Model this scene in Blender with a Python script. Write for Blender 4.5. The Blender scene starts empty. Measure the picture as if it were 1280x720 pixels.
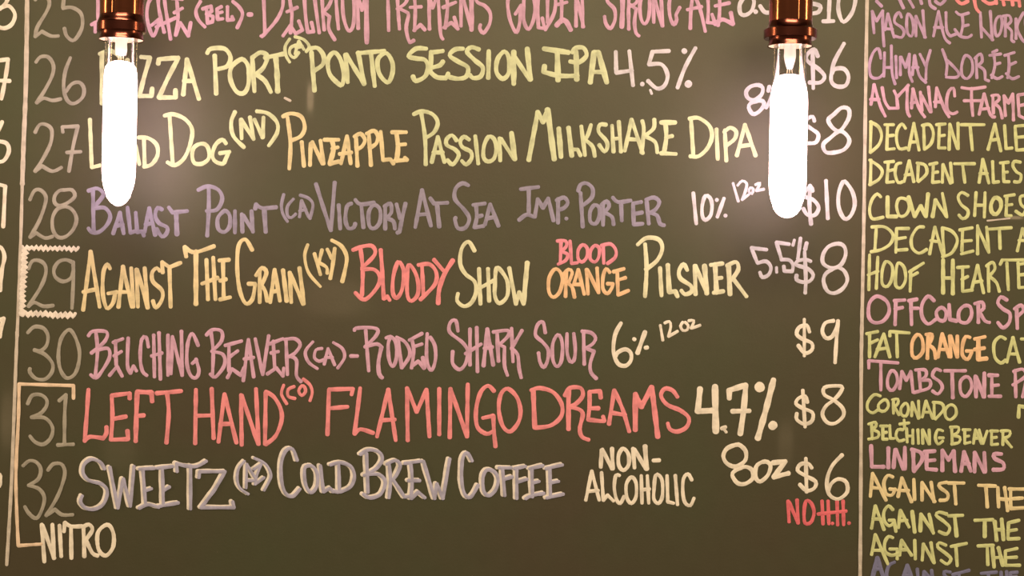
import bpy, bmesh, math, random
from mathutils import Vector, Matrix
random.seed(7)
S = bpy.context.scene
COL = S.collection

# ------------------------------------------------------------------ camera
F_PX = 2000.0                      # focal length in pixels of a 1280 px wide frame
DIST = 1.55                        # camera to the board's face (board face is y = 0)
CAM = Vector((0.0, -DIST, 1.95))
ROLL = math.radians(1.1)
RIGHT = Vector((math.cos(ROLL), 0, math.sin(ROLL)))
UP = Vector((-math.sin(ROLL), 0, math.cos(ROLL)))
cam_data = bpy.data.cameras.new('camera')
cam = bpy.data.objects.new('camera', cam_data)
COL.objects.link(cam)
cam_data.sensor_width = 36.0
cam_data.lens = F_PX / 1280.0 * 36.0
cam_data.clip_start = 0.02
m = Matrix((RIGHT, UP, Vector((0, -1, 0)))).transposed().to_4x4()
m.translation = CAM
cam.matrix_world = m
S.camera = cam

# ------------------------------------------------------------------ world and light
S.view_settings.view_transform = 'Standard'
S.view_settings.look = 'None'
S.view_settings.gamma = 1.0
S.view_settings.exposure = 0.0
S.view_settings.use_curve_mapping = False
world = bpy.data.worlds.new('world')
S.world = world
world.use_nodes = True
bg = world.node_tree.nodes['Background']
bg.inputs['Color'].default_value = (1.0, 0.74, 0.40, 1)
bg.inputs['Strength'].default_value = 0.15

def area_light(name, loc, target, sx, sy, energy, color):
    d = bpy.data.lights.new(name, 'AREA')
    d.shape = 'RECTANGLE'; d.size = sx; d.size_y = sy
    d.energy = energy; d.color = color
    o = bpy.data.objects.new(name, d); COL.objects.link(o)
    o.location = loc
    o.rotation_euler = (Vector(target) - Vector(loc)).to_track_quat('-Z', 'Y').to_euler()
    return o
area_light('room_light', (0.1, -1.7, 3.3), (0.0, 0, 1.8), 1.8, 0.4, 49, (1.0, 0.75, 0.45))
area_light('added_strip_left', (-1.9, -0.32, 2.05), (-0.35, -0.1, 2.1), 0.16, 1.1, 13.0, (1.0, 0.70, 0.32))  # added unseen strip, draws upright streaks on the copper sockets
area_light('added_strip_right', (1.9, -0.32, 2.05), (0.35, -0.1, 2.1), 0.16, 1.1, 13.0, (1.0, 0.70, 0.32))  # second added strip, for the streaks on the opposite side

def at(px, py, d=DIST):
    """a pixel of the 1280x720 photograph -> point on the plane y = d - DIST"""
    return CAM + Vector((0, d, 0)) + RIGHT * ((px - 640) / F_PX * d) + UP * ((360 - py) / F_PX * d)

# ------------------------------------------------------------------ helpers
def lin(c):
    return tuple(((x / 255) / 12.92 if x / 255 <= 0.04045 else ((x / 255 + 0.055) / 1.055) ** 2.4) for x in c)

def new_mat(name):
    mt = bpy.data.materials.new(name); mt.use_nodes = True
    nt = mt.node_tree
    return mt, nt, nt.nodes['Principled BSDF']

def link_obj(name, verts, faces, mat, parent=None, smooth=False):
    me = bpy.data.meshes.new(name)
    me.from_pydata(verts, [], faces); me.update()
    if smooth:
        for p in me.polygons: p.use_smooth = True
    if mat: me.materials.append(mat)
    o = bpy.data.objects.new(name, me); COL.objects.link(o)
    if parent is not None: o.parent = parent
    return o

def empty(name, loc, label, cat, group=None):
    o = bpy.data.objects.new(name, None); COL.objects.link(o)
    o.location = loc; o.empty_display_size = 0.05
    o['label'] = label; o['category'] = cat
    if group: o['group'] = group
    return o

def box(name, lo, hi, mat, parent=None, bevel=0.0):
    bm = bmesh.new()
    bmesh.ops.create_cube(bm, size=1)
    for v in bm.verts:
        for i in range(3):
            v.co[i] = lo[i] if v.co[i] < 0 else hi[i]
    if bevel:
        bmesh.ops.bevel(bm, geom=bm.edges[:], offset=bevel, segments=2, affect='EDGES')
    me = bpy.data.meshes.new(name); bm.to_mesh(me); bm.free()
    me.materials.append(mat)
    o = bpy.data.objects.new(name, me); COL.objects.link(o)
    if parent is not None: o.parent = parent
    return o

def lathe(name, prof, mat, parent, seg=64, smooth=True, rfun=None, sharp=40):
    """prof: (radius, z) in metres; closed at r = 0"""
    verts, faces, rings = [], [], []
    for (r, z) in prof:
        if r <= 1e-7:
            rings.append([len(verts)]); verts.append((0, 0, z))
        else:
            ring = []
            for k in range(seg):
                a = 2 * math.pi * k / seg
                rr = r if rfun is None else rfun(r, z, a)
                ring.append(len(verts)); verts.append((rr * math.cos(a), rr * math.sin(a), z))
            rings.append(ring)
    for a, b in zip(rings, rings[1:]):
        for k in range(seg):
            k2 = (k + 1) % seg
            if len(a) == 1 and len(b) == 1: break
            if len(a) == 1: faces.append((a[0], b[k], b[k2]))
            elif len(b) == 1: faces.append((a[k], b[0], a[k2]))
            else: faces.append((a[k], b[k], b[k2], a[k2]))
    o = link_obj(name, verts, faces, mat, parent, smooth)
    bm = bmesh.new(); bm.from_mesh(o.data)
    bmesh.ops.recalc_face_normals(bm, faces=bm.faces[:])
    for e in bm.edges:
        if len(e.link_faces) == 2 and e.calc_face_angle(0) > math.radians(sharp): e.smooth = False
    bm.to_mesh(o.data); bm.free()
    return o

def tube(name, pts, r, mat, parent, seg=10):
    verts, faces = [], []
    n = len(pts)
    for i, p in enumerate(pts):
        t = (Vector(pts[min(i + 1, n - 1)]) - Vector(pts[max(i - 1, 0)])).normalized()
        u = t.orthogonal().normalized() if abs(t.z) < .99 else Vector((1, 0, 0))
        u = (u - t * u.dot(t)).normalized(); w = t.cross(u)
        for k in range(seg):
            a = 2 * math.pi * k / seg
            verts.append(tuple(Vector(p) + (u * math.cos(a) + w * math.sin(a)) * r))
    for i in range(n - 1):
        for k in range(seg):
            faces.append((i * seg + k, i * seg + (k + 1) % seg, (i + 1) * seg + (k + 1) % seg, (i + 1) * seg + k))
    faces.append(tuple(range(seg))[::-1]); faces.append(tuple((n - 1) * seg + k for k in range(seg)))
    return link_obj(name, verts, faces, mat, parent, True)

# ------------------------------------------------------------------ materials
def board_material():
    mt, nt, b = new_mat('chalkboard_green')
    N, L = nt.nodes, nt.links
    tc = N.new('ShaderNodeTexCoord')
    n1 = N.new('ShaderNodeTexNoise'); n1.inputs['Scale'].default_value = 4.5; n1.inputs['Detail'].default_value = 3
    n1.inputs['Roughness'].default_value = 0.55
    L.new(tc.outputs['Object'], n1.inputs['Vector'])
    r1 = N.new('ShaderNodeValToRGB')
    r1.color_ramp.elements[0].position = 0.36; r1.color_ramp.elements[0].color = (*BOARD_A, 1)
    r1.color_ramp.elements[1].position = 0.66; r1.color_ramp.elements[1].color = (*BOARD_B, 1)
    L.new(n1.outputs['Fac'], r1.inputs['Fac'])
    # wiped chalk dust: soft boxes of pale residue, broken by stretched noise
    mp = N.new('ShaderNodeMapping'); mp.inputs['Scale'].default_value = (10, 10, 40)
    L.new(tc.outputs['Object'], mp.inputs['Vector'])
    n2 = N.new('ShaderNodeTexNoise'); n2.inputs['Scale'].default_value = 1.0; n2.inputs['Detail'].default_value = 5
    L.new(mp.outputs['Vector'], n2.inputs['Vector'])
    sep = N.new('ShaderNodeSeparateXYZ'); L.new(tc.outputs['Object'], sep.inputs['Vector'])
    def math_(op, a, c=None):
        q = N.new('ShaderNodeMath'); q.operation = op; q.use_clamp = False
        for i, v in enumerate((a, c)):
            if v is None: continue
            if isinstance(v, (int, float)): q.inputs[i].default_value = v
            else: L.new(v, q.inputs[i])
        return q.outputs[0]
    total = None
    for (px, py, wx, wy, amt) in SMUDGES:
        p = at(px, py); sx, sz = wx * DIST / F_PX, wy * DIST / F_PX
        dx = math_('DIVIDE', math_('SUBTRACT', sep.outputs['X'], p.x), sx)
        dz = math_('DIVIDE', math_('SUBTRACT', sep.outputs['Z'], p.z), sz)
        d2 = math_('ADD', math_('POWER', math_('ABSOLUTE', dx), 3.0), math_('POWER', math_('ABSOLUTE', dz), 3.0))
        g = math_('MULTIPLY', math_('DIVIDE', 1.0, math_('ADD', 1.0, math_('MULTIPLY', d2, d2))), amt)
        total = g if total is None else math_('ADD', total, g)
    dust = math_('MULTIPLY', total, math_('ADD', n2.outputs['Fac'], 0.35))
    n3 = N.new('ShaderNodeTexNoise'); n3.inputs['Scale'].default_value = 60; n3.inputs['Detail'].default_value = 4
    L.new(tc.outputs['Object'], n3.inputs['Vector'])
    fine = math_('MULTIPLY', n3.outputs['Fac'], 0.018)
    mx = N.new('ShaderNodeMix'); mx.data_type = 'RGBA'
    L.new(math_('ADD', dust, fine), mx.inputs['Factor'])
    L.new(r1.outputs['Color'], mx.inputs['A'])
    mx.inputs['B'].default_value = (0.62, 0.56, 0.50, 1)
    L.new(mx.outputs['Result'], b.inputs['Base Color'])
    b.inputs['Roughness'].default_value = 0.56
    b.inputs['Specular IOR Level'].default_value = 1.0
    bp = N.new('ShaderNodeBump'); bp.inputs['Strength'].default_value = 0.12; bp.inputs['Distance'].default_value = 0.0006
    n4 = N.new('ShaderNodeTexNoise'); n4.inputs['Scale'].default_value = 420; n4.inputs['Detail'].default_value = 2
    L.new(tc.outputs['Object'], n4.inputs['Vector']); L.new(n4.outputs['Fac'], bp.inputs['Height'])
    L.new(bp.outputs['Normal'], b.inputs['Normal'])
    return mt

BOARD_A = (0.040, 0.031, 0.0125)
BOARD_B = (0.033, 0.042, 0.0130)
SMUDGES = [(388, 122, 4, 16, 0.30), (10, 525, 9, 34, 0.10), (418, 372, 40, 22, 0.055), (150, 560, 20, 30, 0.04),
           (982, 555, 9, 28, 0.06), (660, 60, 150, 30, 0.02), (1268, 272, 10, 2, 0.35)]

CHALK = {
 'tan': (166,144,118), 'cream': (240,208,172), 'white': (218,192,176), 'cream_yellow': (228,204,152),
 'peach': (230,192,134), 'yellow': (214,198,142), 'pink': (212,152,156), 'lavender': (156,134,136),
 'red': (238,134,124), 'rose': (236,136,134), 'orange': (242,180,126), 'deep_red': (230,104,100),
 'olive_yellow': (208,192,124), 'mauve': (190,142,152), 'slate': (122,110,124), 'peach_cream': (236,190,148),
 'line_cream': (206,176,146), 'two_tone': (176,156,158), 'trim': (236,204,172)}
CHALK_LIGHT = (0.95, 0.72, 0.47)
def chalk_material(name, rgb):
    mt, nt, b = new_mat(name + '_chalk')
    N, L = nt.nodes, nt.links
    base = [min(0.93, a / c) for a, c in zip(lin(rgb), CHALK_LIGHT)]
    tc = N.new('ShaderNodeTexCoord')
    n = N.new('ShaderNodeTexNoise'); n.inputs['Scale'].default_value = 95; n.inputs['Detail'].default_value = 3
    L.new(tc.outputs['Object'], n.inputs['Vector'])
    r = N.new('ShaderNodeValToRGB')
    r.color_ramp.elements[0].position = 0.32; r.color_ramp.elements[0].color = (*[x * 0.80 for x in base], 1)
    r.color_ramp.elements[1].position = 0.55; r.color_ramp.elements[1].color = (*[min(.95, x * 1.04) for x in base], 1)
    L.new(n.outputs['Fac'], r.inputs['Fac']); L.new(r.outputs['Color'], b.inputs['Base Color'])
    b.inputs['Roughness'].default_value = 0.9; b.inputs['Specular IOR Level'].default_value = 0.1
    return mt
chalk_mats = {k: chalk_material(k, v) for k, v in CHALK.items()}

def copper_material(name, col, rough):
    mt, nt, b = new_mat(name)
    N, L = nt.nodes, nt.links
    b.inputs['Metallic'].default_value = 1.0
    tc = N.new('ShaderNodeTexCoord')
    mp = N.new('ShaderNodeMapping'); mp.inputs['Scale'].default_value = (60, 60, 900)
    n = N.new('ShaderNodeTexNoise'); n.inputs['Scale'].default_value = 1.0; n.inputs['Detail'].default_value = 2
    L.new(tc.outputs['Object'], mp.inputs['Vector']); L.new(mp.outputs['Vector'], n.inputs['Vector'])
    r = N.new('ShaderNodeValToRGB')
    r.color_ramp.elements[0].color = (*[x * 0.75 for x in col], 1); r.color_ramp.elements[1].color = (*col, 1)
    L.new(n.outputs['Fac'], r.inputs['Fac']); L.new(r.outputs['Color'], b.inputs['Base Color'])
    b.inputs['Roughness'].default_value = rough
    return mt
copper = copper_material('polished_copper', (0.46, 0.155, 0.09), 0.14)
copper_dark = copper_material('aged_copper', (0.24, 0.075, 0.06), 0.2)

inner_enamel, nt, b = new_mat('pale_socket_lining')
b.inputs['Base Color'].default_value = (0.85, 0.75, 0.6, 1); b.inputs['Roughness'].default_value = 0.5
n = nt.nodes.new('ShaderNodeTexNoise'); n.inputs['Scale'].default_value = 50
r = nt.nodes.new('ShaderNodeValToRGB')
r.color_ramp.elements[0].color = (0.8, 0.7, 0.52, 1); r.color_ramp.elements[1].color = (0.9, 0.82, 0.68, 1)
nt.links.new(n.outputs['Fac'], r.inputs['Fac']); nt.links.new(r.outputs['Color'], b.inputs['Base Color'])

# thin clear glass: straight-through pane with a fresnel reflection (a blown bulb wall is under a millimetre)
glass = bpy.data.materials.new('clear_bulb_glass'); glass.use_nodes = True
nt = glass.node_tree; nt.nodes.clear()
out = nt.nodes.new('ShaderNodeOutputMaterial'); mix = nt.nodes.new('ShaderNodeMixShader')
tr = nt.nodes.new('ShaderNodeBsdfTransparent'); tr.inputs['Color'].default_value = (0.985, 0.97, 0.96, 1)
gl = nt.nodes.new('ShaderNodeBsdfGlossy'); gl.inputs['Roughness'].default_value = 0.03
lw = nt.nodes.new('ShaderNodeLayerWeight'); lw.inputs['Blend'].default_value = 0.35
mul = nt.nodes.new('ShaderNodeMath'); mul.operation = 'MULTIPLY_ADD'
mul.inputs[1].default_value = 0.75; mul.inputs[2].default_value = 0.04
nt.links.new(lw.outputs['Fresnel'], mul.inputs[0]); nt.links.new(mul.outputs[0], mix.inputs[0])
nt.links.new(tr.outputs[0], mix.inputs[1]); nt.links.new(gl.outputs[0], mix.inputs[2])
nt.links.new(mix.outputs[0], out.inputs['Surface'])

stem_glass, nt, b = new_mat('frosted_glass_stem')
b.inputs['Base Color'].default_value = (0.92, 0.9, 0.86, 1); b.inputs['Roughness'].default_value = 0.35
b.inputs['Subsurface Weight'].default_value = 1.0; b.inputs['Subsurface Radius'].default_value = (1, 0.9, 0.85); b.inputs['Subsurface Scale'].default_value = 0.012
wire_metal, nt, b = new_mat('nickel_wire')
b.inputs['Metallic'].default_value = 1.0; b.inputs['Base Color'].default_value = (0.8, 0.72, 0.6, 1); b.inputs['Roughness'].default_value = 0.3

def glow_material(name, col, strength):
    mt, nt, b = new_mat(name)
    b.inputs['Base Color'].default_value = (0.9, 0.8, 0.6, 1)
    b.inputs['Emission Color'].default_value = (*col, 1)
    b.inputs['Emission Strength'].default_value = strength
    return mt
GLOW = 9.0
glow = glow_material('filament_bloom', (1.0, 0.71, 0.75), GLOW)  # emission for the core that stands in for filament bloom

cord_mat, nt, b = new_mat('black_fabric_cord')
b.inputs['Base Color'].default_value = (0.02, 0.018, 0.016, 1); b.inputs['Roughness'].default_value = 0.85
w = nt.nodes.new('ShaderNodeTexWave'); w.inputs['Scale'].default_value = 300; w.bands_direction = 'DIAGONAL'
tc = nt.nodes.new('ShaderNodeTexCoord'); nt.links.new(tc.outputs['Object'], w.inputs['Vector'])
bp = nt.nodes.new('ShaderNodeBump'); bp.inputs['Strength'].default_value = 0.4
nt.links.new(w.outputs['Fac'], bp.inputs['Height']); nt.links.new(bp.outputs['Normal'], b.inputs['Normal'])

def noise_mat(name, c0, c1, scale, rough, stretch=(1, 1, 1)):
    mt, nt, b = new_mat(name)
    tc = nt.nodes.new('ShaderNodeTexCoord'); mp = nt.nodes.new('ShaderNodeMapping'); mp.inputs['Scale'].default_value = stretch
    n = nt.nodes.new('ShaderNodeTexNoise'); n.inputs['Scale'].default_value = scale; n.inputs['Detail'].default_value = 6
    r = nt.nodes.new('ShaderNodeValToRGB')
    r.color_ramp.elements[0].position = .3; r.color_ramp.elements[1].position = .7
    r.color_ramp.elements[0].color = (*c0, 1); r.color_ramp.elements[1].color = (*c1, 1)
    nt.links.new(tc.outputs['Object'], mp.inputs['Vector']); nt.links.new(mp.outputs['Vector'], n.inputs['Vector'])
    nt.links.new(n.outputs['Fac'], r.inputs['Fac']); nt.links.new(r.outputs['Color'], b.inputs['Base Color'])
    b.inputs['Roughness'].default_value = rough
    return mt
plaster = noise_mat('warm_plaster', (0.22, 0.16, 0.11), (0.28, 0.21, 0.15), 6, 0.85)
wood = noise_mat('dark_wood', (0.05, 0.025, 0.012), (0.11, 0.055, 0.025), 8, 0.5, (1, 8, 8))
ceil_mat = noise_mat('dark_ceiling_paint', (0.03, 0.027, 0.025), (0.04, 0.036, 0.033), 5, 0.9)

# ------------------------------------------------------------------ setting
BX, BZ0, BZ1 = 0.80, 1.48, 2.42      # board half width, bottom, top
CEIL = 2.85
w_ = box('wall_back', (-1.7, 0.02, 0.9), (1.7, 0.12, CEIL), plaster); w_['kind'] = 'structure'
c_ = box('ceiling', (-1.7, -0.5, CEIL), (1.7, 0.12, CEIL + 0.08), ceil_mat); c_['kind'] = 'structure'

# ------------------------------------------------------------------ chalkboard
board = empty('chalkboard', (0, 0.0, BZ0), 'large green chalkboard menu covered in coloured hand lettering, behind the two hanging lamps', 'chalkboard')
def onboard(o):
    o.parent = board; o.matrix_parent_inverse = Matrix.Translation(-board.location); return o
onboard(box('board_panel', (-BX, 0.0, BZ0), (BX, 0.0195, BZ1), board_material()))
T = 0.045
for lo, hi in (((-BX - T, -0.018, BZ1), (BX + T, 0.0195, BZ1 + T)), ((-BX - T, -0.018, BZ0 - T), (BX + T, 0.0195, BZ0)),
               ((-BX - T, -0.018, BZ0), (-BX, 0.0195, BZ1)), ((BX, -0.018, BZ0), (BX + T, 0.0195, BZ1))):
    onboard(box('frame_rail', lo, hi, wood, bevel=0.003))

def catmull(pts, closed):
    n = len(pts); out = []
    segs = n - 1
    for i in range(segs):
        if closed:
            p0 = pts[(i - 1) % (n - 1)]; p3 = pts[(i + 2) % (n - 1)]
        else:
            p0 = pts[max(i - 1, 0)]; p3 = pts[min(i + 2, n - 1)]
        p1, p2 = pts[i], pts[i + 1]
        k = max(2, min(8, int((p2 - p1).length / 2.2)))
        for j in range(k):
            t = j / k
            out.append(0.5 * ((2 * p1) + (p2 - p0) * t + (2 * p0 - 5 * p1 + 4 * p2 - p3) * t * t + (3 * p1 - p0 - 3 * p2 + p3) * t ** 3))
    out.append(pts[-1])
    return out

zc = [0]
def ribbon(V, Fc, pts, width, dx=0, dy=0, lift=0.0):
    """pts: pixel positions of a smooth stroke; makes a slightly raised round-ended chalk line on the board face"""
    if (pts[-1] - pts[0]).length < 1e-6 and len(pts) > 4:
        closed = True
    else:
        closed = False
    n = len(pts)
    zc[0] = (zc[0] + 1) % 30
    zoff = 0.00018 + zc[0] * 0.000006 + lift
    ph = random.uniform(0, 6.28); fr = random.uniform(0.12, 0.3)
    sec = []
    dist = 0.0
    for i in range(n):
        if closed:
            t = pts[(i + 1) % (n - 1)] - pts[(i - 1) % (n - 1)]
        else:
            t = pts[min(i + 1, n - 1)] - pts[max(i - 1, 0)]
        if t.length < 1e-9: t = Vector((1, 0))
        t = t.normalized()
        if i: dist += (pts[i] - pts[i - 1]).length
        w = width * 0.505 * (1 + 0.09 * math.sin(ph + dist * fr) + random.uniform(-0.05, 0.05))
        sec.append((pts[i], t, w))
    if not closed:
        p, t, w = sec[0]; pre = [(p - t * w * math.sin(a) * .85, t, max(w * math.cos(a), .08)) for a in (1.5, 1.0, 0.5)]
        p, t, w = sec[-1]; post = [(p + t * w * math.sin(a) * .85, t, max(w * math.cos(a), .08)) for a in (0.5, 1.0, 1.5)]
        sec = pre + sec + post
    b0 = len(V)
    for (p, t, w) in sec:
        nrm = Vector((-t.y, t.x))
        for s, h in ((-1, 0.0), (0, 0.00022), (1, 0.0)):
            q = p + nrm * w * s
            P = at(q.x + dx, q.y + dy)
            V.append((P.x, -(zoff + h), P.z))
    for i in range(len(sec) - 1):
        for s in (0, 1):
            a = b0 + i * 3 + s
            Fc.append((a, a + 1, a + 4, a + 3))

def stroke(V, Fc, pts, width, smooth, dx=0, dy=0, lift=0.0):
    pts = [Vector(p) for p in pts]
    if len(pts) == 1: pts.append(pts[0] + Vector((.5, 0)))
    closed = (pts[0] - pts[-1]).length < 1e-6 and len(pts) > 3
    if smooth:
        ribbon(V, Fc, catmull(pts, closed), width, dx, dy, lift); return
    cur = [pts[0]]
    for i in range(1, len(pts)):
        cur.append(pts[i])
        if i == len(pts) - 1: break
        a = (pts[i] - pts[i - 1]).angle(pts[i + 1] - pts[i], 0)
        if a > math.radians(55):
            ribbon(V, Fc, catmull(cur, False), width, dx, dy, lift); cur = [pts[i]]
    ribbon(V, Fc, catmull(cur, False), width, dx, dy, lift)

COLOUR_WORD = {'tan': 'dim tan chalk numeral', 'cream': 'cream chalk writing', 'white': 'white chalk writing', 'cream_yellow': 'cream yellow chalk writing',
  'peach': 'golden chalk writing', 'yellow': 'yellow chalk writing', 'pink': 'pink chalk writing', 'lavender': 'lavender chalk writing',
  'red': 'red chalk writing', 'rose': 'rose chalk writing', 'orange': 'orange chalk writing', 'deep_red': 'deep red chalk writing',
  'olive_yellow': 'yellow chalk writing', 'mauve': 'mauve chalk writing', 'slate': 'grey violet chalk writing', 'peach_cream': 'cream bracket line',
  'line_cream': 'cream column line', 'two_tone': 'lavender chalk writing edged with cream'}
def orient(o):
    return o
def flush(name, colour, strokes):
    if not strokes: return
    V, Fc = [], []
    mats = [chalk_mats[colour]]
    if colour == 'two_tone':
        V2, F2 = [], []
        for pts, w, sm in strokes:
            stroke(V2, F2, pts, w * 1.05, sm, -1.6, -0.2)
        o2 = V2, F2
        for pts, w, sm in strokes:
            stroke(V, Fc, pts, w * 0.85, sm, 1.0, 0.7, 0.0005)
        o = onboard(link_obj(name, V, Fc, mats[0]))
        e = link_obj('chalk_edging', V2, F2, chalk_mats['trim']); e.parent = o
        e['label'] = 'cream chalk edging'
    else:
        for pts, w, sm in strokes: stroke(V, Fc, pts, w, sm)
        o = onboard(link_obj(name, V, Fc, mats[0]))
    o['label'] = COLOUR_WORD[colour]
    return o

def parse(text):
    name = colour = None; w0 = 5.0; ox = oy = 0.0; sc = 16 / 3; cur = []
    for ln in text.strip().splitlines():
        ln = ln.strip()
        if not ln: continue
        if ln[0] == '#':
            flush(name, colour, cur); cur = []
            name, colour, w0 = ln[1:].split(); w0 = float(w0)
        elif ln[0] == '=':
            flush(name, colour, cur); cur = []
        elif ln[0] == '@':
            a = [float(x) for x in ln[1:].split()]
            ox, oy = a[0], a[1]; sc = a[2] if len(a) > 2 else 16 / 3
        else:
            for s in ln.split('/'):
                tk = s.split(); w = w0; sm = False
                if tk[0][0] == 'w': w = float(tk[0][1:]); tk = tk[1:]
                if tk[0][0] == '~':
                    sm = True; tk[0] = tk[0][1:]
                pts = []
                for q in tk:
                    x, y = q.split(',')
                    pts.append((ox + float(x) / sc, oy + float(y) / sc))
                cur.append((pts, w, sm))
    flush(name, colour, cur)
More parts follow.
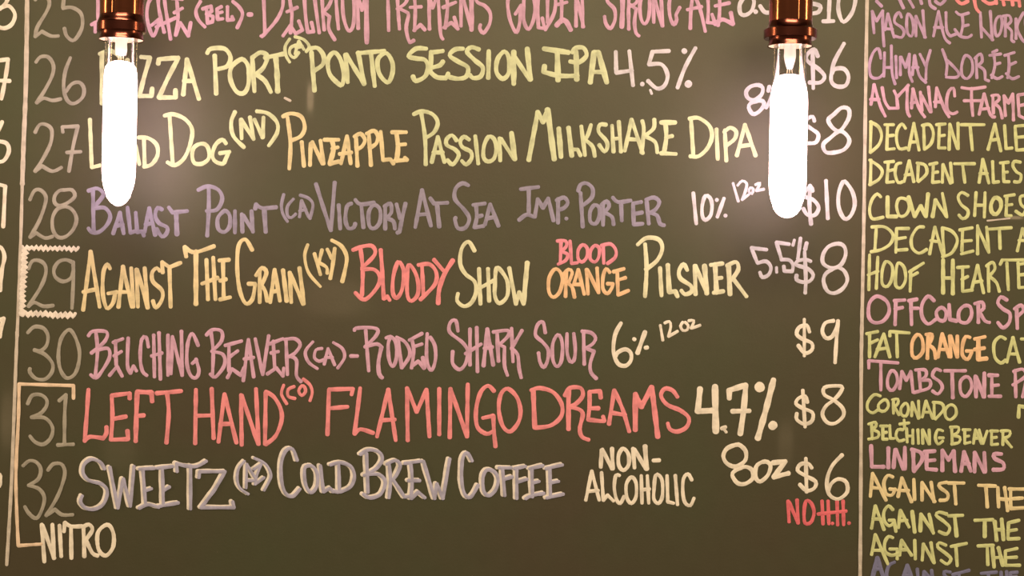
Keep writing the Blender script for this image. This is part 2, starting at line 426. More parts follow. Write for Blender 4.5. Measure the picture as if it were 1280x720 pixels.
DATA = """
# side_number cream 5
@0 0
~10,50 60,40 100,95 80,160 30,188 -20,170 -45,110 -10,60/60,-30 40,20 0,60
=
-60,410 55,395 40,500 10,660/-60,535 65,540
=
@0 125
~-5,275 45,290 60,340 30,400 -10,410 -50,370/15,145 0,180 -30,240
=
@0 215
~-60,130 -30,85 0,85 35,95/35,95 30,200 22,365
=
@0 290
~-50,140 0,100 30,160 12,260 2,390
=
-60,610 25,575 10,635 0,700
=
@0 560 4.5
~-40,140 -2,150 0,180 -4,215 -40,225
# tap_number tan 4.6
@0 0
~235,0 260,-30 310,-25 330,20 310,80 250,180 235,245/235,245 280,210 340,240 390,240/430,-50 420,50/~420,55 480,50 540,90 550,170 520,240 485,270 445,240 430,190
=
~240,415 270,380 320,380 355,430 350,500 300,600 245,685/245,685 290,655 350,670 405,660/~470,385 435,480 425,590 450,670 495,690 550,650 560,590 530,550 480,560 440,610
=
@0 125
~235,215 265,165 310,165 345,200 340,280 300,370 235,475/235,475 280,440 350,475 410,450/420,215 415,180 520,175 490,300 460,475/445,350 540,345
=
@0 215
~200,185 230,125 270,120 305,160 300,220 260,330 200,435/200,435 240,405 300,440 350,430/~430,120 480,120 500,160 460,200 400,225 365,205 365,160 395,125 430,120/~430,230 380,250 350,310 355,390 390,435 440,430 490,380 510,310 480,250 430,230
=
@0 290
~190,245 215,195 260,190 300,220 305,280 270,370 190,495/190,495 230,470 290,495 355,490/~490,205 440,185 390,200 360,250 370,300 420,330 470,310 490,260/488,200 490,300 480,510
=
@0 385
~185,165 230,125 290,135 320,185 310,250 270,285 230,280/~230,280 300,310 350,370 345,430 300,475 240,470 200,430 200,405/~460,145 410,200 390,300 400,400 440,465 490,450 520,390 530,290 500,190 460,145
=
@0 470
~185,185 215,130 270,125 310,155 310,200 270,250 210,275/~210,275 300,280 350,340 340,410 290,455 235,440 200,400/395,165 440,125 432,250 430,455/385,460 490,455
=
@0 560 4.5
~130,100 165,72 205,80 230,120 215,175 160,210/~160,210 220,230 250,280 235,350 205,395 165,370 140,330/~270,125 300,90 345,90 365,130 355,190 320,280 260,380/260,380 310,345 350,375 410,375
# menu_word pink 4.5
@0 0
610,165 660,140/635,165 635,215/652,-60 655,150/~1030,-40 990,20 980,110 1000,200 1025,240 1055,170 1060,140/1010,170 1060,130/1055,-30 1060,60 1095,215/1095,-30 1105,60 1138,262/1040,180 1170,120
@200 0
80,-10 150,-5/110,-20 120,120 105,235/95,85 150,55/105,235 135,150 190,240 205,150
=
~270,10 240,70 255,130 300,180/285,60 340,40 345,75 310,95/310,95 355,110 350,145 315,155/310,60 318,155/410,45 380,60 385,130 420,125/380,90 415,80/450,45 450,135 490,130 480,110/~485,10 530,50 550,100 515,185/w5.5 590,97 610,97
=
690,-60 700,220/~690,-60 800,-60 820,30 780,130 690,235 675,240/860,-40 870,30 880,100 870,220/840,-40 905,-50/845,80 915,50/820,240 870,170 905,225 950,200 925,140/960,-60 970,100 985,215 1025,210 1010,150/1025,-60 1040,60 1062,220/1080,-50 1085,80 1095,200/~1080,-60 1150,-50 1130,30 1090,80/1090,80 1130,110 1125,190 1165,265/1170,-60 1178,60 1190,195
@400 0
~150,-60 155,100 190,205 225,150 225,-60/250,-60 255,190/250,-40 280,70 310,-40/w6 308,-60 312,285
=
420,-60 500,-60/450,-60 455,60 458,205/515,-60 520,60 530,195/~515,-60 590,-50 570,20 515,60/520,55 575,80 590,100 575,180 585,250 600,285 625,270/625,-60 635,60 630,205/600,50 675,45/625,205 670,165 700,200/725,-60 730,195/725,-30 750,55 785,-40/785,-60 795,100 805,230 820,262/840,-60 850,50 835,190/820,50 905,15/825,185 875,150 920,195 895,115/940,-60 940,175/945,-50 1010,200/w6 1010,-60 1010,200/~1040,-60 1045,10 1100,40 1135,90 1130,160 1090,220 1065,190 1070,165
=
@600 0
~210,-60 185,10 195,110 220,185 245,215 265,150 270,60/235,95 275,35/~300,-40 290,60 295,150 325,195 360,120 365,20 340,-50 300,-40/390,-60 385,80 390,185 430,190 415,120/450,-60 450,150/~450,-60 500,-20 500,60 480,120 435,200/540,-60 545,60 540,150/520,30 580,15/w6 510,170 545,130 575,145 605,200/640,-60 640,175/640,-40 690,180/680,-60 685,180
=
~840,-60 850,10 895,60 900,130 870,190 840,160 830,110/w6 950,-60 950,60 945,180/995,-60 990,60 992,195/~995,-60 1050,-30 1040,20 995,45/1000,30 1040,60 1030,150 1040,220 1060,240/~1085,-40 1065,40 1075,130 1100,160 1125,110 1130,0 1110,-50 1085,-40/1155,-60 1158,150/1155,-40 1215,175/1205,-60 1218,175
@800 0
~215,-60 195,20 200,110 225,165 245,130 240,100 265,50
=
355,-50 340,60 335,190/355,-50 400,60 435,210/315,65 410,45/450,-60 455,60 450,150 500,155 480,95/530,-50 530,80 520,170/500,40 595,20/w5.5 500,160 545,130 590,145 620,160 605,85
# strength white 5
~700,-20 665,30 670,90 705,100 745,70 760,10 740,-30 700,-20/w6 768,75 772,80/~800,40 830,80 865,85
# price white 5
~1130,20 1200,40 1190,80 1150,90
@900 0 7.111
975,-40 970,60 965,190/915,190 1010,188/~1070,-60 1050,60 1070,160 1100,195 1150,150 1190,70 1200,-40 1130,-90 1070,-60
# menu_word yellow 5.6
@0 0
680,360 680,540 680,690/~665,360 740,340 800,400 690,500/850,400 850,650/940,380 1000,385 960,520 930,640 1010,640 1015,590/1055,425 1060,395 1190,385 1120,520 1060,650 1170,650 1170,600
@200 0
155,630 180,395 260,660/160,540 225,540
=
365,370 375,625/~315,355 340,325 430,325 470,380 450,440 390,460/~530,400 475,450 470,530 510,610 560,620 590,560 590,450 560,400 530,400/615,380 630,610/~615,385 670,350 715,375 690,450 640,495/640,495 700,540 740,615/700,385 820,360/w6.5 772,385 780,480 785,610
=
w4 ~865,260 835,310 840,370 865,415/w4 ~905,300 870,320 865,360 895,385 925,350/w4 900,360 925,275 960,330/w4 905,320 950,310/w4 ~900,245 960,265 995,310 975,345
=
1010,350 1030,605/~1000,325 1050,320 1090,370 1085,430 1030,470/~1160,350 1120,400 1130,490 1180,550 1215,565 1225,480 1200,390 1160,350
@400 0
170,365 185,550/175,365 295,560/255,350 295,560/250,355 430,340/340,355 365,575/~430,355 385,400 395,490 450,550 480,500 485,430 460,370 430,355
=
~710,325 640,325 590,375 640,390 700,400 720,450 700,510 640,540 620,510/820,340 745,350/740,345 740,420 735,480 780,515 840,520 855,490/750,450 800,435 820,410/~955,325 900,330 865,370 920,410 985,450 975,510 920,525 865,515/~1060,330 1010,315 980,345 1030,400 1085,450 1070,510 1020,520 1000,500/1125,340 1122,520
@600 0
~150,350 115,400 110,480 150,525 190,490 195,400 175,350 150,350/w6.5 225,345 225,560/225,370 330,530/w6.5 315,325 335,530
=
w6.5 425,325 590,350/w7 515,345 520,535/w6 430,440 425,480 530,505 650,505/w6.5 640,345 645,530/~600,410 660,415 710,370 690,320 640,320 615,350/w7 735,550 760,350 790,350 845,550/750,480 830,480
# strength white 5
905,345 908,485 1015,470/995,340 1020,570/w6 1080,560 1084,562/1260,340 1150,345 1125,430/~1125,430 1210,430 1250,500 1230,570 1180,590 1120,540
@800 0
w7 292,338 298,343/370,320 300,450 250,585/w9 320,558 325,562/w3.5 68,600 78,625
# price white 5
~1185,375 1160,330 1110,370 1120,410 1190,460 1230,510 1200,550 1130,550/1150,330 1155,590
@1040 0
~80,290 20,400 0,470 -5,540 30,575 90,570 110,510 80,460 20,460 0,490
# strength white 5
@920 100 7.2
~200,45 130,60 90,110 110,165 170,180 230,130 240,70 200,45/~190,190 130,210 115,250 150,305 200,290 250,230 240,190 190,190/300,60 290,100/360,40 300,200 270,250
# price white 5
~705,370 690,330 640,350 630,400 680,440 740,490 720,560 650,570/~950,250 880,310 830,360 870,430 930,460 990,390 1020,320 1010,260 950,250/~930,460 850,520 785,580 810,650 900,650 980,620 1020,550 990,490 930,460
# menu_word yellow 5
@0 125
600,130 612,450 670,435/780,180 780,430 850,430/780,180 850,180/780,300 840,300/850,430 890,250 930,430/960,260 965,440/~925,250 990,255 1045,300 1050,370 1010,430 960,445
=
@200 125
65,115 85,420/~30,105 90,95 170,130 215,200 200,300 160,390 100,435 50,415/~260,295 225,320 215,370 230,420 280,425 325,390 325,330 300,295 260,295/~440,290 415,265 370,300 350,370 370,410 420,425 440,390 460,345/400,355 465,345
=
~500,80 475,150 490,240 560,315/545,258 540,130 625,262 600,115/630,130 685,250 690,115/~645,75 720,90 780,150 780,220 725,305
# menu_word peach 5
850,115 870,285 862,460/~820,110 870,90 940,110 965,180 940,240 875,270/945,280 960,440/1005,290 1000,435/1015,280 1085,425/1070,270 1090,425
@400 125
30,265 125,265/w6 80,270 90,330 65,425 125,410/80,325 120,315/140,425 180,240 205,425/130,360 210,350/240,250 250,440/~230,245 270,225 300,265 280,310 245,330/325,220 340,435/~310,225 360,205 385,240 375,290 330,320/405,210 420,400 470,395 490,425/480,215 575,215/w6 510,220 520,320 510,405/515,300 570,295/500,405 580,400 565,385
# menu_word yellow 5
675,85 700,250 705,430/~625,95 680,75 750,95 785,150 760,215 700,255/745,415 785,245 830,415/755,350 820,350/~910,270 880,235 845,260 845,300 900,330 925,370 885,430 850,400/~995,265 960,245 935,275 950,315 1005,345 1010,390 975,430 945,405/1035,240 1055,425/~1125,245 1095,300 1090,380 1120,410 1160,390 1175,320 1160,260 1125,245
@600 125
130,255 135,405/140,260 225,390/w6.5 210,220 232,395
=
w6 325,400 385,80 420,150 450,65/w7 450,65 495,395/w6.5 525,190 540,380/w6 590,185 612,372/612,330 650,330 670,370/675,175 700,370/740,165 720,230 700,265 750,310 765,375/~840,165 800,165 790,210 840,270 850,310 830,345 795,300/880,170 890,345/925,145 940,345/885,260 935,255/965,340 1010,130 1085,355/985,260 1050,265
@800 125
15,140 25,200 10,350/95,130 90,190 30,240 100,280 115,350/w6 140,150 235,150/w5.5 170,160 175,250 160,350/170,250 215,240/140,355 240,360
=
340,130 355,370/~330,125 390,120 460,170 480,240 450,320 390,375 335,375/510,195 518,395/565,200 575,405/~560,215 600,185 640,210 630,260 580,300/645,370 700,165 770,370/660,310 730,300
# menu_word lavender 5
@0 215
620,120 625,400/~590,125 650,110 690,150 640,220/~640,240 700,240 735,290 715,350 660,400 610,400 590,375/755,410 800,270 825,410/770,360 820,350/850,235 870,405 900,395/905,270 915,400 950,395 960,425/965,400 995,240 1035,420/970,350 1020,340/~1080,250 1050,240 1035,290 1060,340 1115,370 1110,410 1080,430 1045,380/1125,235 1150,270 1250,260/w6 1175,280 1180,415
=
@200 215
325,110 325,250 315,425/~255,120 320,95 390,120 415,180 380,250 310,260/~420,265 385,310 390,380 430,400 465,360 465,290 440,260 420,265/500,260 500,405/545,280 550,400/555,290 620,395/610,260 620,400/635,245 640,215 680,240 775,235/w6 695,245 705,400
=
w4 ~825,150 810,220 820,280 850,330/w4 ~890,180 850,230 850,290 875,305 905,280/w4 930,300 945,190 990,300/w4 930,260 975,250/w4 ~935,155 990,175 1020,220 1000,310
=
1040,80 1090,240 1140,390 1165,70
@400 215
125,220 135,380/~210,210 180,230 170,320 190,375 225,370 235,345/235,185 270,215 360,205/275,215 290,370/~360,220 325,270 330,360 365,375 400,330 400,250 360,220/435,235 435,380/~430,230 470,210 475,270 440,310/450,310 490,330 500,380/510,215 535,310/570,210 545,320 530,400 515,405
=
635,370 680,120 740,360/655,285 715,280/735,175 760,210 850,205/w5.5 780,215 795,365
=
~990,90 950,75 905,110 900,180 960,250 995,310 970,370 920,375 900,320 905,305/1020,220 1100,210/1040,220 1045,300 1030,370 1090,360/1045,300 1080,290/1100,350 1135,215 1190,360/1110,310 1165,300
=
@600 215
270,115 390,100/325,115 325,280/260,320 310,285 360,300/365,300 385,180 420,240 455,175 490,325/520,180 520,340/~510,190 560,170 585,205 560,240 530,250/w5 573,310 578,312
=
670,140 685,365/~655,125 670,85 710,75 750,110 745,170 690,220/~765,220 735,260 735,330 770,345 795,300 795,240 765,220/820,210 820,355/~810,220 845,195 860,230 825,270/830,270 880,300 890,350/885,170 920,200 1005,190/940,200 945,325/1020,210 1075,200/1020,215 1025,350 1085,345/1025,280 1080,270/1110,190 1125,345/~1105,185 1160,170 1195,200 1170,250 1125,275/1130,270 1180,290 1200,345 1228,355
# strength white 4.6
@800 215
355,140 375,345/~435,160 415,220 415,290 435,320 470,290 480,220 465,170 435,160/w5 510,185 513,187/560,175 515,300/w5 567,290 572,292
=
w3.6 620,75 655,195/w3.6 ~650,90 680,60 710,75 705,120 680,185/w3.6 680,185 725,150/w3.6 ~735,105 725,130 745,145 755,115 735,105/w3.6 ~770,85 800,75 775,125/w3.6 775,125 825,115
# price white 5
@930 180 6.545
~560,385 545,350 500,390 500,430 570,460 610,520 580,580 520,580 485,530/540,340 535,500 548,655/670,300 685,610/~810,310 775,400 775,520 820,610 870,590 905,500 890,400 840,320 810,310
# menu_word peach 5
@0 290
555,520 605,130 665,500/555,400 650,380/~735,245 715,215 690,270 685,400 700,480 720,510 755,470 770,400/720,410 780,400/790,500 820,230 880,500/800,400 860,400/875,240 890,500/910,250 920,500/915,250 985,505/965,240 985,505/~1065,260 1045,240 1015,270 1020,330 1080,390 1080,450 1040,505 1020,460/1085,270 1080,200 1130,235 1205,205/1130,230 1138,500
=
@200 290
175,165 165,100 230,135 360,95/w6 240,130 240,480/310,185 320,450/355,170 370,450/280,345 385,305/395,190 460,185/420,190 425,440/400,325 440,315/400,450 470,435
=
~615,120 570,50 525,90 515,230 530,380 570,475 615,450 635,350/590,345 635,345/665,260 665,470/~640,290 680,240 710,270 680,350/670,350 700,390 715,460/735,470 765,250 800,460/745,400 790,390/w5.5 820,255 845,460/865,270 875,470/870,280 955,480/930,240 960,480
=
w4 ~985,85 965,160 990,270 1070,365/w4.5 1030,145 1070,285/w4.5 1080,120 1060,200/w4.5 1060,205 1110,235 1115,275/w4.5 1115,115 1145,175/1165,110 1150,230 1135,310/~1145,55 1210,95 1245,170 1230,270 1215,330
# menu_word red 5
@400 290
270,110 285,250 280,420/~220,120 290,95 350,95 365,150 280,240/~280,250 360,250 400,300 380,370 300,450 235,405/405,120 415,260 425,445 450,430 465,455/~520,200 490,290 485,400 510,440 545,390 560,280 545,220 520,200/~590,220 580,330 585,430 610,460 650,420 655,340 630,260 590,220/680,225 690,430/~655,220 730,215 775,270 765,350 670,450/760,185 825,260/w5.8 885,190 830,280 795,380 788,475
# menu_word cream_yellow 5
~1030,125 990,65 945,110 935,210 970,280 1030,330 1040,400 1010,470 960,495 915,460 920,410/1060,245 1070,480/1120,245 1128,460/1045,385 1155,325
@600 290
~110,240 100,340 100,430 130,475 180,430 185,340 150,270 110,240/195,240 240,480 260,400 290,480/w6 290,480 315,205
# menu_word rose 4.3
540,65 535,210/~515,60 570,60 575,95 540,130/~540,130 585,150 570,190 520,215/600,60 610,210 650,205/~685,85 655,120 655,180 680,200 710,170 715,110 685,85/~765,90 735,130 735,180 765,200 790,170 795,110 765,90/820,85 825,210/~810,90 870,80 905,120 900,170 850,210
# menu_word orange 4.6
~495,250 460,310 460,400 490,435 530,400 550,320 530,260 495,250/575,260 570,430/~555,285 590,250 615,270 590,340/585,340 615,370 630,435/625,350 655,250 695,415/630,350 680,350/710,250 720,415/715,250 790,405/780,240 790,405/~865,270 840,245 820,300 820,380 850,410 880,370 885,345/850,345 885,345/890,265 960,245/915,265 920,420/920,320 970,305/920,420 990,390
# menu_word cream_yellow 5.2
1100,80 1110,240 1100,430/~1050,85 1110,40 1190,50 1215,110 1180,190 1105,250/1200,240 1210,425
@800 290
w6 185,220 195,400 235,395 250,430/~315,255 290,215 260,260 270,310 340,360 340,400 300,415 275,390/365,225 370,415/370,225 445,410/w6.2 430,225 445,410/470,220 550,210/w6 500,215 510,405/505,310 545,305/490,405 555,395/w6 590,220 600,415/~580,225 640,200 655,250 610,320/620,310 665,370 710,430
# strength white 4.6
@930 290 6.545
185,145 60,130 110,255/~110,255 180,240 220,290 200,350 150,370 130,330/w4 265,290 267,330/370,100 265,85 305,220/~305,225 370,230 400,270 395,320/395,322 330,320 325,280/w4 412,65 400,110/462,50 440,220/w5.5 512,90 500,140
# price white 4.8
~545,240 500,225 435,240 430,270 520,300 565,350 540,400 480,410 430,390 430,355/495,160 505,380 500,500/~770,95 690,120 645,190 650,260 720,295 790,270 830,190 820,120 770,95/~730,300 670,340 650,400 680,480 740,500 810,460 845,390 820,320 770,290 730,300
# menu_word pink 4.5
@0 385
640,165 650,290 635,460/~590,185 620,155 710,160 700,220 610,300/~650,280 720,270 730,330 680,420 640,465 605,445/755,230 820,205/770,220 775,380/760,320 810,290/730,450 780,390 815,455/855,200 850,380 870,435 890,385 910,420/~990,260 975,195 945,210 935,330 950,420 980,450/1025,180 1030,460/1060,165 1070,475/1010,320 1080,300/1120,180 1120,450/1150,190 1140,440/1150,190 1215,450/1210,155 1215,450
@200 385
~255,250 215,170 185,240 180,370 205,450 240,465 260,420 240,340/215,370 245,345
=
340,160 355,290 350,450/~310,180 350,145 410,155 410,220 345,290/~345,290 420,310 430,380 370,460 335,440/435,250 545,220/460,260 460,420/465,325 520,285/450,465 480,405 540,450 560,400/555,485 590,210 625,460/560,340 625,330/635,205 685,445 725,185/730,240 820,205/755,220 765,400/740,300 790,290/715,440 775,400 820,455 825,400/840,210 850,445/~830,210 900,205 935,245 900,300 860,325/870,320 910,350 910,450 940,490
=
w4 ~1020,225 970,290 990,360 1050,405/w4 ~1080,270 1040,280 1030,330 1060,355 1090,345/w4 1095,375 1120,270 1165,380/w4 1100,330 1150,330/w4 ~1155,230 1215,270 1230,330 1185,400
@400 385
205,320 250,320
=
305,150 315,290 325,420/~230,150 240,135 330,130 385,145 370,190 300,260/w5 310,255 380,240 410,260 390,360 395,440 415,465/~440,200 470,190 505,230 510,330 485,390 460,340 455,240 470,195/520,200 545,400/~510,195 570,230 600,310 545,400/595,215 680,170/615,220 625,290 610,400/620,260 680,240/w5 615,385 655,355 695,400 685,330/~715,170 710,280 715,370 745,415 770,340 765,250 735,195
=
~920,155 905,85 870,95 865,160 950,230 985,290 970,370 930,410 885,370 885,290/1000,140 1000,380/1045,130 1050,425/970,305 1075,240/w5 1090,385 1115,140 1155,380/1095,270 1150,260/w5 1180,160 1190,355/~1155,160 1250,150 1255,185 1195,245/1195,245 1230,260 1230,380 1250,450
@600 385
210,135 220,360/280,150 210,270 250,310 260,400 275,465
=
~435,165 420,95 385,110 370,180 420,230 455,280 450,350 425,395 400,360 390,300/~515,180 485,240 485,340 510,390 540,360 550,270 540,200 515,180/~580,170 580,290 600,355 625,350 635,280 625,170/690,160 695,375/~680,155 740,165 770,200 750,240 700,270/710,270 760,290 735,370 740,430 775,470
# strength cream 5
~940,100 900,180 890,290 920,370 970,385 1005,350 1005,300 970,275 920,295 900,330/w5 1025,206 1031,210/w5.5 1100,160 1050,300/w5 1102,265 1115,263
=
@800 385
w3.6 135,115 152,215/w3.6 ~165,100 195,90 205,120 190,190/w3.6 190,190 250,155/w3.6 ~285,95 270,120 285,150 315,145 320,115 300,95/w3.6 ~325,85 360,85 340,135/w3.6 345,135 400,115
# price cream 4.8
~1130,160 1110,115 1060,130 1045,175 1080,205 1145,235 1145,280 1100,300 1055,250/w4 1095,75 1095,320
@1040 385
~10,85 -45,100 -65,155 -40,200 0,190 30,130 40,90/40,85 30,200 20,365
# menu_word red 5.2
@0 470
590,90 580,240 565,435/565,430 600,405 690,415 710,380 710,340/865,150 865,115 745,130 750,270 740,425 855,420 850,365/760,285 840,270/w6 1015,170 1010,110 915,105 910,250 905,435/920,265 960,262/1045,115 1210,100/1115,115 1125,250 1110,445
=
@200 470
240,90 235,450/345,85 358,415/240,265 350,262/390,440 430,120 510,445/400,320 480,318/540,125 545,460/545,130 655,455/640,85 658,455/705,110 700,455/~705,105 760,140 805,220 810,300 770,400 705,455
=
w4 ~825,60 810,120 845,185/w4 ~895,70 855,90 855,135 900,150/w4 ~945,65 925,100 945,130 970,105 965,75 945,65/w4 ~955,20 1000,60 1015,110 1000,165
=
@400 470
210,125 220,85 60,90 50,390/65,215 185,205/268,80 250,230 230,385 270,355 355,380/380,405 455,90 505,430/410,295 500,290/585,430 580,80 645,240 710,90 730,405/795,85 795,390/865,410 870,85 980,405 985,55/~1160,100 1120,65 1070,110 1040,230 1050,340 1110,385 1150,370/1085,280 1155,265 1160,370 1170,470
@600 470
~185,85 140,120 125,220 150,330 200,370 255,310 270,230 245,140 185,85
=
w6 355,100 365,345/~340,95 400,80 490,110 545,190 540,270 470,330 365,345/w6 590,100 590,355/~565,130 600,80 670,80 685,130 640,185 590,205/600,205 665,225 685,260 665,350 680,405 725,425/805,145 800,100 730,105 730,200 720,290 800,300 830,300 820,270/730,215 790,215/860,320 895,95 950,220 995,370/880,245 970,260/w6.5 1035,360 1035,120 1075,205 1145,75 1185,405
@800 470
~250,140 215,95 165,85 140,130 180,190 270,230 325,280 310,340 250,370 200,355 185,315
# strength cream 7.5
400,85 385,235 480,230/w8 500,70 505,370/w5 545,350 570,340/w4 560,355 575,375/w7 595,150 595,95 705,60 690,230 668,385/w6 615,235 730,232/w12 792,77 800,72/890,25 840,220 785,415/w11 880,335 890,325
# price cream 4.6
~1115,175 1100,135 1055,150 1040,185 1085,215 1150,245 1145,300 1095,320 1045,290 1045,250/1085,95 1100,340
@0 0 1
~1034,483 1052,483 1050,491 1042,500 1032,508 1028,518 1034,528 1044,529 1054,520 1053,510 1042,500 1031,494 1029,487 1034,483
# menu_word two_tone 5
@0 560 4.5
~585,115 560,75 510,60 470,90 465,140 500,180 570,200 600,240 580,310 530,340 480,335 450,300 460,265/615,105 660,335 690,170 730,325 750,100/780,115 865,110/800,120 815,310/820,235 850,225/780,335 830,315 890,330/880,110 970,100/910,110 915,310/920,235 950,215/890,325 1000,305
@200 540
110,260 105,205 160,220 240,225 305,190/200,220 200,510/255,300 260,260 430,260 360,380 270,500 490,500 480,460
=
w4 ~560,190 520,240 510,310 530,370 585,410/w4 570,370 575,210 635,310/w4 570,320 620,320/w4 620,245 670,210 640,290 630,345 690,300/w4 ~625,170 700,210 735,280 720,330 690,385
=
~910,185 880,110 835,120 805,200 805,310 830,400 880,425 930,375/~990,220 960,240 965,340 1000,400 1040,360 1045,280 1020,230 990,220/1065,220 1085,395 1130,370 1150,395
@400 540
120,210 125,395/~65,215 130,200 200,225 225,290 200,360 130,395 90,390
=
305,140 315,400/~265,145 320,115 390,130 410,180 370,240 290,285/~310,280 390,280 430,330 400,410 330,435 285,410/455,200 465,320 455,435/~440,210 500,185 530,220 500,290 470,320/480,310 520,370 560,430 590,425/560,205 670,190/600,210 610,320 600,440/585,320 660,320/605,440 650,395 695,435/685,190 760,440 775,340 815,440 860,175
=
~1010,190 975,135 945,180 940,320 960,410 1000,430 1050,350
@600 540
~40,250 15,300 20,390 55,420 100,380 115,310 90,260 40,250/120,235 205,235/145,240 160,420/160,310 210,295/225,240 300,225/240,240 240,440/245,330 310,310/325,240 415,220/340,240 345,430/345,335 390,325/300,440 340,420 420,405/435,240 545,215/460,235 465,430/460,335 520,325/440,435 550,410
# menu_word cream 5
805,235 810,120/815,115 880,245/880,110 885,245/~955,110 925,150 925,220 955,255 990,220 990,150 955,110/1020,110 1030,240/1030,115 1105,245/w6 1100,95 1110,245/1155,190 1195,188
=
w4.4 705,455 745,260 795,455/w4.4 720,395 790,390/w4.4 810,270 822,455 850,420 890,460/w4.4 ~930,290 905,290 895,370 910,450 935,475 960,430/w4.4 ~1010,300 975,350 980,440 1010,475 1040,430 1040,340 1010,300/w4.4 1075,290 1080,475/w4.4 1115,290 1125,475/w4.4 1075,385 1130,380/w4.4 ~1170,290 1160,380 1160,450 1190,475 1215,430 1215,330 1195,290 1170,290
@800 540
w4.4 180,290 185,465 225,475/w4.4 235,290 250,485/w4.4 ~345,320 320,280 290,310 285,400 300,470 335,490 360,440
# strength cream 5.2
~640,85 580,110 555,160 580,210 640,230 700,190 705,130 670,90 640,85/~680,235 630,260 615,290 650,340 700,345 750,310 750,260 720,235 680,235/~815,200 775,230 770,300 800,330 850,290 870,230 850,200 815,200/w6 885,205 970,195 890,300 990,275
# price cream 4.8
~1145,240 1120,210 1070,215 1050,255 1100,290 1170,330 1160,375 1110,390 1065,350/1105,175 1110,400
@960 540 4
~370,115 320,170 295,240 305,310 350,335 395,300 390,250 350,235 315,260 300,300
# menu_word deep_red 4.4
100,345 105,450/105,350 150,455/145,340 150,455/~190,345 180,400 185,455 215,450 230,400 215,355 190,345
=
250,410 390,395/270,345 275,460/300,345 304,460/w4 321,456 323,458/345,345 348,465/375,345 378,465/w5 403,455 406,456
# menu_word cream 5
@0 560 4.5
235,430 250,640/240,435 305,620/295,430 305,620/335,435 345,610/360,470 365,420 400,440 460,440/400,450 402,620/470,450 475,610/~465,445 500,430 520,460 480,520/485,520 520,590 550,605/~590,435 550,480 555,570 595,605 635,560 640,490 620,440 590,435
# bracket_line peach_cream 4.2
@0 0 1
92,498 92,482 24,480 23,525 20,590 21,640 23,682 52,680
# divider_line line_cream 5
w5.6 34,-60 34,0 32.5,105 29.6,180 28,230/w4 28,226 26,300 21.5,420/w4.2 21.5,415 19,480 14.6,600 8.5,706
=
w4.4 1085,-60 1083.8,0 1081.7,135 1080,260 1078,370 1076.5,455 1076,590 1075,720 1074,790
# side_word mauve 4
@1080 0 6.4
100,10 140,50/280,-10 315,65/350,-20 395,60/440,-40 460,30/~520,-30 530,40 570,70/~570,10 610,35 650,0
# side_word red 4.4
~740,0 780,30 830,10/~880,-20 895,60 920,95/~950,0 1000,30 1050,20/1050,-20 1060,30/1105,-20 1120,40/1180,-30 1190,40/1235,-30 1245,50/1090,-10 1240,0
# side_word mauve 3.7
80,265 65,90 100,170 150,85 150,230 160,370/165,240 190,110 240,300/175,230 230,235/~300,140 280,100 250,130 245,180 300,220 320,260 300,300 250,290/~350,110 340,200 350,270 380,290 395,230 385,150 350,110/415,130 415,290/420,140 490,300/470,85 485,300
=
555,290 595,90 640,290 685,345/560,220 630,220/655,100 660,240 690,290 740,270/735,95 770,120 835,105/785,120 790,200 770,290/790,210 835,200/~725,235 770,290 830,300 860,280
=
930,100 940,300/940,220 1030,320/1010,90 1025,320/~1060,150 1045,220 1060,290 1090,260 1105,180 1090,130 1060,150/1130,130 1130,290/~1110,130 1160,125 1175,170 1135,210/1140,210 1180,250 1180,320 1200,335/1215,150 1215,310/1275,100 1225,210 1260,310 1290,340/~1340,150 1300,130 1290,200 1340,260 1310,300
=
@1040 0
~325,390 310,325 275,350 250,430 260,510 310,520 345,490/350,350 345,510/395,305 400,480 420,560/350,450 400,450/425,375 430,520/455,380 455,500/460,380 490,450 515,360/515,360 515,480 535,545/535,500 550,370 580,500 625,550/535,450 575,450/585,360 625,440/655,335 630,430 625,530
=
735,330 765,420 760,500/~765,400 840,480 830,515 760,515/~890,370 865,430 865,500 900,525 935,480 930,400 890,370/960,380 965,520/~950,390 990,360 1000,410 965,440/975,440 1015,470 1020,530 1045,540/1050,370 1125,360/1070,350 1100,335/1080,375 1085,440 1065,520/1085,430 1120,420/~1060,500 1100,525 1135,510/1150,370 1215,350/1175,365 1180,440 1170,520/1180,435 1225,415/~1160,490 1200,525 1245,510
# side_word pink 4
@1080 90 6.4
55,260 80,100 130,270 170,355/50,220 120,220/145,125 165,230 200,290 270,290/240,150 265,200 355,105/260,190 270,290/345,120 345,300 365,355/380,290 390,135 440,290 485,360/375,250 420,240/450,160 465,310/460,190 530,320/515,120 535,320/570,280 580,125 640,290 680,360/560,240 620,240/~725,195 715,130 680,150 660,230 670,310 710,335 745,320
=
780,125 860,135 970,120/860,130 860,230 870,350/800,230 935,230/920,340 960,175 1010,340 1045,360/930,300 1000,290/1030,190 1035,330/~1020,190 1070,185 1080,220 1040,255/1045,255 1085,290 1105,370/1120,190 1130,350/1120,190 1155,250 1190,175/1190,175 1195,385/1230,185 1240,350/1230,185 1290,175/1240,270 1290,260/1240,350 1300,380
# side_word olive_yellow 4
@1040 125
260,145 255,350/~255,145 310,180 330,240 310,300 255,350/350,165 410,165/370,170 365,330 415,325/370,240 410,235/~490,190 465,160 435,200 430,270 450,325 495,320/510,335 545,155 580,335/520,280 570,280/610,165 615,330/~600,170 650,165 675,220 660,290 615,330/695,165 755,160/715,165 710,320 755,320/715,240 750,235/785,160 780,330/785,165 835,325/840,155 840,325/860,165 1015,165/920,170 935,335
=
1040,330 1085,160 1125,340/1055,270 1110,260/1150,170 1160,325 1200,320/1220,180 1230,335/1220,175 1280,170/1225,250 1280,245/1230,335 1290,330/~1350,190 1310,180 1300,220 1350,270 1320,320
=
